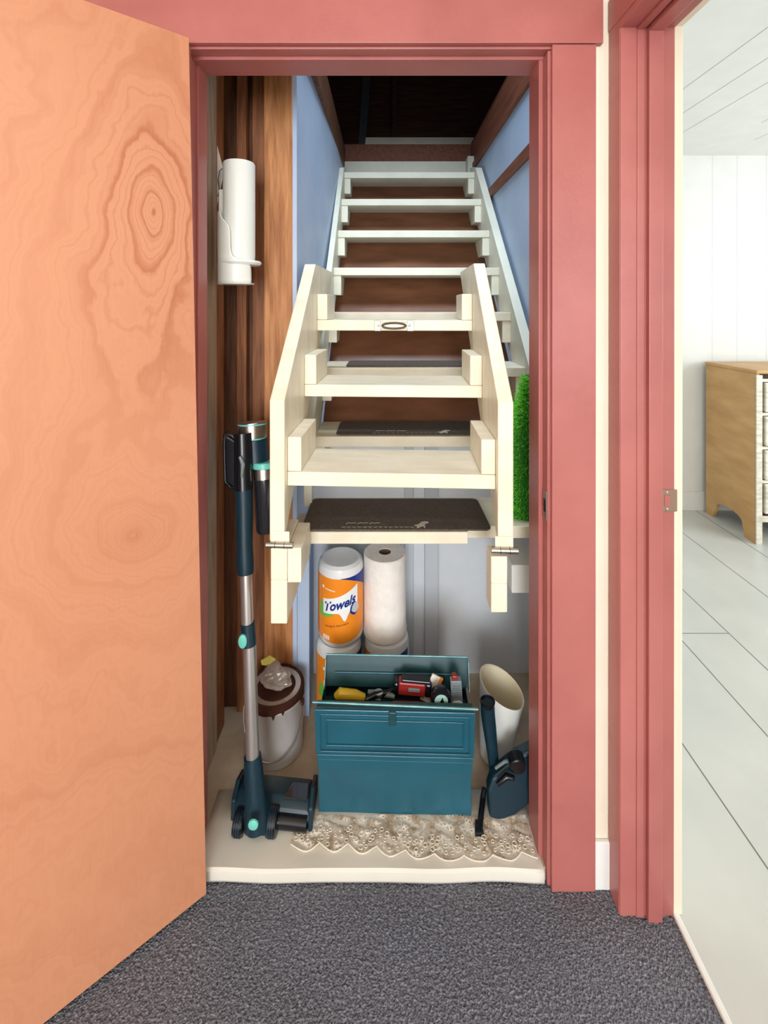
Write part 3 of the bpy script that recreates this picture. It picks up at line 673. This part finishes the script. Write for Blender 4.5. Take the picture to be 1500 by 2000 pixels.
def bare():
    z0 = FLOOR2 + .2625; R_ = .0715; h = .270
    r = thing('bare_paper_towel_roll', 'plain white unwrapped paper towel roll stacked behind the toolbox', 'paper towels', (RX, RY, z0))
    MB().lathe([(.020, z0 + .01), (.022, z0 + .001), (R_ - .006, z0 + .0005), (R_ + .002, z0 + .006), (R_ + .003, z0 + .02), (R_, z0 + .035), (R_, z0 + h - .003), (R_ - .003, z0 + h), (.021, z0 + h), (.020, z0 + h - .05), (.019, z0 + .02)], (RX, RY, 0), 56, cap0=False, cap1=False).build('paper', M_paper, r, smooth=True)
    MB().lathe([(.0195, z0 + .01), (.0195, z0 + h - .002), (.0185, z0 + h - .002), (.0185, z0 + .01)], (RX, RY, 0), 32, cap0=False, cap1=False).build('cardboard_core', mat('cardboard', (120, 96, 72), rough=.9), r, smooth=True)
    MB().lathe([(.018, z0 + .012), (.0005, z0 + .013)], (RX, RY, 0), 24).build('core_bottom', M_black, r)
bare()

# ================================================================== TOOLBOX with its tools
TBX0, TBX1, TBY0, TBY1, TBT = -.176, .233, 1.232, 1.405, .300
TR_ = radians(-1.5)
TBM = Matrix.Translation(((TBX0 + TBX1) / 2, TBY0, FLOOR2)) @ Matrix.Rotation(TR_, 4, 'Z')
HW = (TBX1 - TBX0) / 2
def toolbox():
    r = thing('toolbox', 'open teal blue metal cantilever toolbox on the closet floor', 'toolbox', ((TBX0 + TBX1) / 2, TBY0, FLOOR2), rz=TR_)
    def bx(n, m, *a, par=r, bev=.0015): return MB().box(*a, TBM).build(n, m, par, bevel=bev)
    D = TBY1 - TBY0
    T = .0015
    # lower body, hollow
    b = MB()
    b.box(-HW, HW, 0, T * 2, 0, .119, TBM); b.box(-HW, HW, D - T, D, 0, .255, TBM); b.box(-HW, -HW + T, 0, D, 0, .262, TBM); b.box(HW - T, HW, 0, D, 0, .262, TBM); b.box(-HW, HW, 0, D, 0, T, TBM)
    b.build('body', M_tool, r, bevel=.0012)
    bx('tray', M_tool, -HW - .002, HW + .002, -.005, .004, .121, .150)
    bx('tray', M_tool, -HW - .0035, HW + .0035, -.009, .004, .152, .166)
    for zz, yy, hw in ((.1505, -.0055, HW), (.1205, -.001, HW)):
        MB().tube([TBM @ Vector((-hw, yy, zz)), TBM @ Vector((hw, yy, zz))], .0012, 8).build('worn_edge_highlight', M_toolrim, r, smooth=True)  # pale strips paint a highlight on the tray steps, along with edge wear
    # front half lid: embossed panel
    lid = MB().prism([(-HW - .006, -.010, .168), (HW + .006, -.010, .168), (HW + .009, -.014, .290), (-HW - .009, -.014, .290)], (0, .006, 0), TBM).build('front_lid', M_tool, r, bevel=.002)
    def emb(x0, x1, z0, z1, w_=.0022, dy=-.0165):
        b = MB()
        for q in ((x0, x1, z1 - w_, z1), (x0, x1, z0, z0 + w_), (x0, x0 + w_, z0, z1), (x1 - w_, x1, z0, z1)): b.box(q[0], q[1], dy, -.010, q[2], q[3], TBM)
        return b
    emb(-HW + .006, HW - .006, .180, .280).build('embossed_frame', M_tool, lid, bevel=.001)
    emb(-HW + .022, HW - .022, .196, .266).build('embossed_frame', M_tool, lid, bevel=.001)
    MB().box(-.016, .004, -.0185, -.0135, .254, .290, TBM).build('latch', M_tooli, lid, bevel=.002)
    MB().tube([TBM @ Vector((-HW - .014, -.012, .3085)), TBM @ Vector((HW + .016, -.012, .299))], .0032, 12).build('rim_rod', M_toolrim, r, smooth=True)
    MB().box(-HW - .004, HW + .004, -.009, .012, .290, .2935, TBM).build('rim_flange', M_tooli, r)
    # back half lid standing open
    yb = .105
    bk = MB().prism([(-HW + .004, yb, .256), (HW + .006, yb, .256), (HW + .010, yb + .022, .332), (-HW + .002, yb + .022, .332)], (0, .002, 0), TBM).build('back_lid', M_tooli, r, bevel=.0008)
    MB().tube([TBM @ Vector((-HW + .001, yb + .021, .332)), TBM @ Vector((HW + .011, yb + .021, .332))], .0026, 10).build('lid_edge', M_toolrim, bk, smooth=True)
    MB().tube([TBM @ Vector((-HW + .03, yb + .008, .290)), TBM @ Vector((HW - .02, yb + .008, .290))], .003, 10).build('lid_rib', M_tool, bk, smooth=True)
    for s in (-1, 1):
        xx = -HW + .002 if s < 0 else HW + .008
        MB().prism([(xx, yb, .256), (xx, yb + .022, .332), (xx, yb + .003, .330), (xx, yb - .020, .262)], (.0015, 0, 0), TBM).build('lid_side', M_toolrim, bk)
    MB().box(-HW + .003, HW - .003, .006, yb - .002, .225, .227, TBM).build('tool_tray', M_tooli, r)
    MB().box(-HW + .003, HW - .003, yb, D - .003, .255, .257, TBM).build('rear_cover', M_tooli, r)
    return r
toolbox()
def tb(x, y, z): return TBM @ Vector((x, y, z))
# tools: coordinates in the toolbox's frame
y0 = .055
def t_yellow():
    r = thing('yellow_tool_handle', 'yellow plastic tool handle at the left end of the open toolbox', 'tool', tb(-.13, y0, .23))
    MB().tube([tb(-.165, y0, .268), tb(-.155, y0, .276), tb(-.11, y0 + .004, .270), tb(-.085, y0 + .006, .262)], [.009, .0145, .013, .009], 16).build('grip', M_yellow, r, smooth=True)
    MB().tube([tb(-.087, y0 + .006, .262), tb(-.04, y0 + .01, .252)], .0035, 10).build('shank', M_wire, r, smooth=True)
t_yellow()
def t_red():
    r = thing('red_utility_tool', 'red and black boxy hand tool with pale label plate in the middle of the toolbox', 'tool', tb(.03, y0, .26))
    ang_ = Matrix.Rotation(radians(4), 4, 'Y')
    M = TBM @ Matrix.Translation((.048, y0 + .016, .288)) @ ang_
    MB().box(-.038, .038, -.014, .014, -.018, .018, M).build('body', M_redp, r, bevel=.004)
    MB().box(-.052, -.036, -.015, .015, -.02, .016, M).build('end_cap', M_black, r, bevel=.006)
    MB().box(.036, .056, -.015, .015, -.018, .02, M).build('end_cap', M_black, r, bevel=.006)
    MB().box(-.030, .052, -.013, .013, .0175, .026, M).build('top_cover', M_black, r, bevel=.003)
    MB().box(-.010, .022, -.0155, -.0138, -.004, .006, M).build('label_plate', M_greyp, r, bevel=.001)
t_red()
def t_redlow():
    r = thing('red_screwdriver', 'long red handled tool lying low across the toolbox beneath the red hand tool', 'tool', tb(.03, y0 - .03, .25))
    MB().tube([tb(-.03, y0 - .030, .262), tb(.0, y0 - .030, .270), tb(.07, y0 - .025, .266), tb(.105, y0 - .020, .262)], [.008, .012, .011, .007], 14).build('grip', M_redp, r, smooth=True)
    MB().tube([tb(-.09, y0 - .035, .258), tb(-.03, y0 - .030, .262)], .003, 8).build('shank', M_wire, r, smooth=True)
t_redlow()
def t_misc():
    r = thing('dark_pliers', 'dark steel pliers lying between the yellow handle and the red tool', 'tool', tb(-.04, y0, .26))
    MB().tube([tb(-.08, y0 - .01, .268), tb(-.055, y0, .274), tb(-.02, y0 + .012, .272), tb(0, y0 + .02, .278)], [.007, .009, .007, .004], 10).build('handle', M_black, r, smooth=True)
    MB().tube([tb(-.075, y0 + .02, .266), tb(-.04, y0 + .012, .270), tb(0, y0 + .004, .268)], [.006, .008, .006], 10).build('handle', M_greyp, r, smooth=True)
    MB().lathe([(.012, 0), (.012, .008)], tb(-.045, y0 + .004, .272), 16).build('pivot', M_wire, r, smooth=True)
t_misc()
def t_packet():
    r = thing('paper_packet', 'white paper packet with an orange edge leaning in the toolbox', 'packet', tb(.1, y0, .24))
    M = TBM @ Matrix.Translation((.108, y0 + .018, .284)) @ Matrix.Rotation(radians(26), 4, 'Y')
    MB().box(-.018, .014, -.002, .002, -.045, .035, M).build('paper', mat('white_card', (228, 222, 212), rough=.6), r)
    MB().box(.006, .0145, -.003, .003, -.035, .0355, M).build('orange_band', M_orange, r)
t_packet()
def t_tape():
    r = thing('measuring_tape', 'round black tape measure with a pale triangle marked face in the toolbox', 'tape measure', tb(.125, y0 - .01, .26))
    c = tb(.126, y0 - .022, .291)
    MB().lathe([(.026, 0), (.028, .004), (.028, .022), (.026, .026)], c, 36, Matrix.Rotation(pi / 2, 4, 'X') @ Matrix.Translation((0, 0, -.012))).build('case', M_black, r, smooth=True)
    f = MB().lathe([(.0185, 0), (.018, .001)], c + Vector((0, -.0142, .0)), 32, Matrix.Rotation(pi / 2, 4, 'X')).build('face', mat('pale_mint_face', (160, 196, 186), rough=.5), r)
    MB().prism([c + Vector((-.010, -.0158, -.012)), c + Vector((.009, -.0158, -.010)), c + Vector((.004, -.0158, .012))], (0, .0006, 0)).build('triangle_mark', M_black, f)
t_tape()
def t_level():
    r = thing('slim_case', 'upright grey slim case with a red cap at the right end of the toolbox', 'case', tb(.175, y0, .23))
    M = TBM @ Matrix.Translation((.172, y0 + .004, .286)) @ Matrix.Rotation(radians(-3), 4, 'Y')
    MB().box(-.0155, .0155, -.01, .01, -.045, .036, M).build('body', M_greyp, r, bevel=.002)
    MB().box(-.010, .004, -.008, .008, .036, .048, M).build('cap', M_redp, r, bevel=.002)
    for i in range(6): MB().box(-.012, .012, -.0108, -.0098, -.008 + i * .006, -.0055 + i * .006, M).build('rib', mat('mid_grey_rib', (96, 106, 110), rough=.4), r)
    MB().prism([M @ Vector(p) for p in ((-.014, -.012, -.022), (-.008, -.012, -.018), (.008, -.012, -.018), (.014, -.012, -.022), (.013, -.012, -.034), (.006, -.012, -.028), (-.006, -.012, -.028), (-.013, -.012, -.034))], (0, .002, 0)).build('white_clip', M_wprint, r)
t_level()

# ================================================================== WHITE CUP, NOZZLES
def cup():
    c = P(985, 1440, 1.40); c.z = FLOOR2
    r = thing('white_container', 'open white cylindrical container leaning at the right of the toolbox', 'container', (c.x, 1.40, FLOOR2))
    T = Matrix.Translation((.315 + .035, 1.40, FLOOR2 + .01)) @ Matrix.Rotation(radians(-7), 4, 'Y') @ Matrix.Rotation(radians(9), 4, 'X')
    T = Matrix.Translation((.338, 1.40, FLOOR2 + .004)) @ Matrix.Rotation(radians(3), 4, 'Y') @ Matrix.Rotation(radians(8), 4, 'X')
    prof_o = [(.040, 0), (.046, .003), (.047, .01), (.066, .215), (.068, .219)]
    n = 48
    def cut(p):  # slanted mouth, high at the left
        return p
    rings = []
    prof = [(.04, 0), (.047, .004), (.054, .08), (.062, .18), (.067, .228), (.0665, .232), (.0635, .230), (.058, .18), (.050, .08), (.044, .012), (.001, .011)]
    for rr_, z_ in prof:
        ring = []
        for k in range(n):
            a = 2 * pi * k / n; zz = z_
            if z_ > .15: zz = z_ - .030 * (cos(a) * .9) * ((z_ - .15) / .08)
            ring.append(T @ Vector((rr_ * cos(a), rr_ * sin(a), zz)))
        rings.append(ring)
    MB().rings(rings[:6] , True, False).build('outer_wall', M_cup, r, smooth=True)
    MB().rings(rings[5:], False, True).build('inner_wall', M_ivory, r, smooth=True)
cup()
def crevice():
    r = thing('crevice_tool', 'long dark teal crevice nozzle standing beside the toolbox', 'vacuum attachment', (.265, 1.24, FLOOR2))
    Y = 1.255
    pts = [(952, 1372), (953, 1395), (956, 1420), (962, 1470), (970, 1535), (976, 1592)]
    rad = [.0188, .0192, .0182, .0150, .0144, .0135]
    Ys = [1.268, 1.270, 1.272, 1.276, 1.280, 1.282]
    MB().tube([P(x, y, yy) for (x, y), yy in zip(pts, Ys)], rad, 24, flat=.8).build('nozzle_tube', M_teal, r, smooth=True)
    a = P(952, 1371, 1.269); MB().lathe([(.0205, 0), (.021, .004), (.0175, .005), (.0165, -.01), (.001, -.01)], a, 24).build('collar', M_black, r, smooth=True)
crevice()
def brush():
    r = thing('wide_nozzle', 'wide wedge-shaped dark teal vacuum nozzle against the right jamb', 'vacuum attachment', (.33, 1.22, FLOOR2))
    Y = 1.218
    poly = [(954, 1545), (962, 1520), (985, 1500), (1012, 1478), (1046, 1462), (1050, 1560), (1006, 1594), (976, 1606), (956, 1598)]
    MB().prism([P(x, y, Y + (1606 - y) * .0002) for x, y in poly], (.0, .034, .0)).build('wedge', M_teal, r, bevel=.007, seg=3)
    a = P(1012, 1500, Y - .004)
    MB().tube([a + Vector((0, .0, 0)), a + Vector((0, .03, .004))], .022, 24).build('socket', M_black, r, smooth=True, bevel=.003)
    MB().tube([P(972, 1532, Y - .004), P(990, 1516, Y - .006), P(1004, 1520, Y - .006)], [.006, .009, .006], 12).build('clip', M_black, r, smooth=True)
    MB().tube([P(968, 1500, Y + .03), P(985, 1488, Y + .02), P(1004, 1484, Y + .03)], .004, 10).build('hose_end', M_greyp, r, smooth=True)
brush()
def stick():
    r = thing('narrow_brush_bar', 'thin dark bristle bar lying between the toolbox and the teal nozzles', 'vacuum attachment', (.24, 1.18, FLOOR2))
    a = PH(936, 1625, FLOOR2 + .006); b_ = PH(943, 1560, FLOOR2 + .02); c = P(946, 1540, 1.26)
    MB().tube([a, b_, c], [.008, .0075, .007], 12).build('bar', M_black, r, smooth=True)
    MB().prism([a + Vector((-.013, -.008, -.005)), a + Vector((.011, -.008, -.005)), a + Vector((.008, .02, .002)), a + Vector((-.007, .02, .002))], (0, 0, .010)).build('foot', M_black, r, bevel=.002)
stick()

# ================================================================== CLOTHS on the closet floor
def cloth():
    b = MB(); rows = []; nx = 40
    prof = [(YC + .016, .003), (YC + .014, .010), (YC + .0145, FLOOR2 - .001), (YC + .019, FLOOR2 + .0035), (YC + .06, FLOOR2 + .002), (YC + .12, FLOOR2 + .002), (YC + .2, FLOOR2 + .0015)]
    for (y, z) in prof:
        row = []
        for i in range(nx + 1):
            t = i / nx; x = XL - .002 + (XR - .012 - XL) * t
            if y > YJ: x = max(-.56, x)
            row.append((x, y + .0015 * sin(t * 17), z + .0012 * sin(t * 23 + y * 40)))
        rows.append(row)
    b.rings(rows, False, False, closed=False)
    o = b.build('floor_cloth', M_cloth, smooth=True, solid=.002)
    tag(o, 'plain cream cloth spread over the closet threshold below the lace', 'cloth')
cloth()
def lace():
    m, nt, bs = new_mat('ivory_lace'); bs.inputs['Roughness'].default_value = .9
    tc = nt.nodes.new('ShaderNodeTexCoord'); v = nt.nodes.new('ShaderNodeTexVoronoi'); v.inputs['Scale'].default_value = 130; v.feature = 'DISTANCE_TO_EDGE'
    nt.links.new(tc.outputs['Object'], v.inputs['Vector'])
    n = nt.nodes.new('ShaderNodeTexNoise'); n.inputs['Scale'].default_value = 28; nt.links.new(tc.outputs['Object'], n.inputs['Vector'])
    rp = nt.nodes.new('ShaderNodeValToRGB'); rp.color_ramp.elements[0].position = .40; rp.color_ramp.elements[1].position = .56
    rp.color_ramp.elements[0].color = lin((176, 152, 124)); rp.color_ramp.elements[1].color = lin((240, 233, 220)); nt.links.new(n.outputs['Fac'], rp.inputs[0]); nt.links.new(rp.outputs[0], bs.inputs['Base Color'])
    X = NX(nt); a = X.m('LESS_THAN', v.outputs['Distance'], X.m('MULTIPLY', n.outputs['Fac'], .36)); nt.links.new(a, bs.inputs['Alpha'])
    b = MB(); nx, ny = 160, 26; rows = []
    rr = random.Random(5); x0, x1 = -.235, .378
    for j in range(ny + 1):
        row = []
        for i in range(nx + 1):
            t = i / nx; x = x0 + (x1 - x0) * t
            sc_ = abs(sin(t * pi * 8.5)) ; yf = 1.150 + .012 * sin(t * 5 + 1) - .016 * sc_ ; yb = 1.228
            yy = yf + (yb - yf) * (j / ny)
            z = FLOOR2 + .0045 + .0010 * sin(t * 60 + j * .6) + .0008 * sin(t * 23 + j * .9)
            row.append((x, yy, z))
        rows.append(row)
    b.rings(rows, False, False, closed=False)
    o = b.build('lace_cloth', m, smooth=True)
    tag(o, 'ivory scalloped lace cloth lying in front of the toolbox', 'lace cloth')
    # corded scallop edge
    b = MB(); pts = []
    for i in range(301):
        t = i / 300; x = x0 + (x1 - x0) * t; pts.append((x, 1.150 + .012 * sin(t * 5 + 1) - .016 * abs(sin(t * pi * 8.5)), FLOOR2 + .006 + .002 * sin(t * 60)))
    b.tube(pts, .0016, 6)
    for k in range(34):
        t = (k + .5) / 34; x = x0 + (x1 - x0) * t; yy = 1.150 + .012 * sin(t * 5 + 1) - .016 * abs(sin(t * pi * 8.5)) + .014
        for q_ in range(3):
            cx_, cy_ = x + rr.uniform(-.008, .008), yy + q_ * .013 + rr.uniform(-.005, .005); rl = rr.uniform(.0025, .006)
            b.tube([(cx_ + rl * cos(a_ * pi / 5), cy_ + rl * .9 * sin(a_ * pi / 5), FLOOR2 + .007) for a_ in range(10)], .0012, 5, loop=True)
    b.build('corded_edge', mat('ivory_thread', (232, 222, 206), rough=.9), o, smooth=True)
lace()

# ================================================================== DRESSER in the bedroom
def dresser():
    X0, X1, Y0, Y1, T = 2.180, 3.15, 2.70, 3.12, 1.022
    r = thing('dresser', 'honey wood dresser with whitewashed drawer fronts standing in the bedroom', 'dresser', (X0, Y0, 0))
    # side with arched foot
    ys = [(Y0, 0), (Y0 + .085, 0)]
    for k in range(9):
        a = pi * k / 8; ys.append((Y0 + .10 + .115 * (1 - cos(a)), .065 + .055 * sin(a) ** .7 if k not in (0, 8) else .06))
    ys += [(Y1 - .06, 0), (Y1, 0), (Y1, T - .022), (Y0, T - .022)]
    MB().prism([(X0, y, z) for y, z in ys], (.022, 0, 0)).build('side_panel', M_tan, r, bevel=.002)
    MB().prism([(X1 - .022, y, z) for y, z in ys], (.022, 0, 0)).build('side_panel', M_tan, r, bevel=.002)
    MB().box(X0 - .006, X1 + .006, Y0 - .012, Y1 + .004, T - .022, T).build('top', M_tan, r, bevel=.006, seg=3)
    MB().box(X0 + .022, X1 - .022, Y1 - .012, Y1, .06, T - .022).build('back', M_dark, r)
    MB().box(X0, X0 + .035, Y0 - .006, Y0 + .006, .0, T - .03).build('front_post', M_wash, r, bevel=.002)
    MB().box(X1 - .035, X1, Y0 - .006, Y0 + .006, .0, T - .03).build('front_post', M_wash, r, bevel=.002)
    MB().box(X0 + .035, X1 - .035, Y0 - .004, Y0 + .006, .13, .165).build('front_rail', M_wash, r, bevel=.002)
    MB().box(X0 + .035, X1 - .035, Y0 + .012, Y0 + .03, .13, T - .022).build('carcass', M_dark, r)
    z = .17; hh = (T - .06 - .17) / 4
    for i in range(4):
        z0 = z + i * hh
        d_ = MB().box(X0 + .047, X1 - .047, Y0 - .014, Y0 + .01, z0 + .012, z0 + hh - .014).build('drawer', M_wash, r, bevel=.005)
        MB().box(X0 + .035, X1 - .035, Y0 - .003, Y0 + .01, z0 + hh - .010, z0 + hh + .008).build('front_rail', M_wash, r, bevel=.002)
        for kx in (X0 + .22, X1 - .22):
            MB().lathe([(.006, 0), (.006, .012), (.014, .018), (.015, .024), (.009, .03), (.001, .031)], (kx, Y0 - .014, z0 + hh / 2), 20, Matrix.Rotation(pi / 2, 4, 'X')).build('knob', M_wash, d_, smooth=True)
dresser()
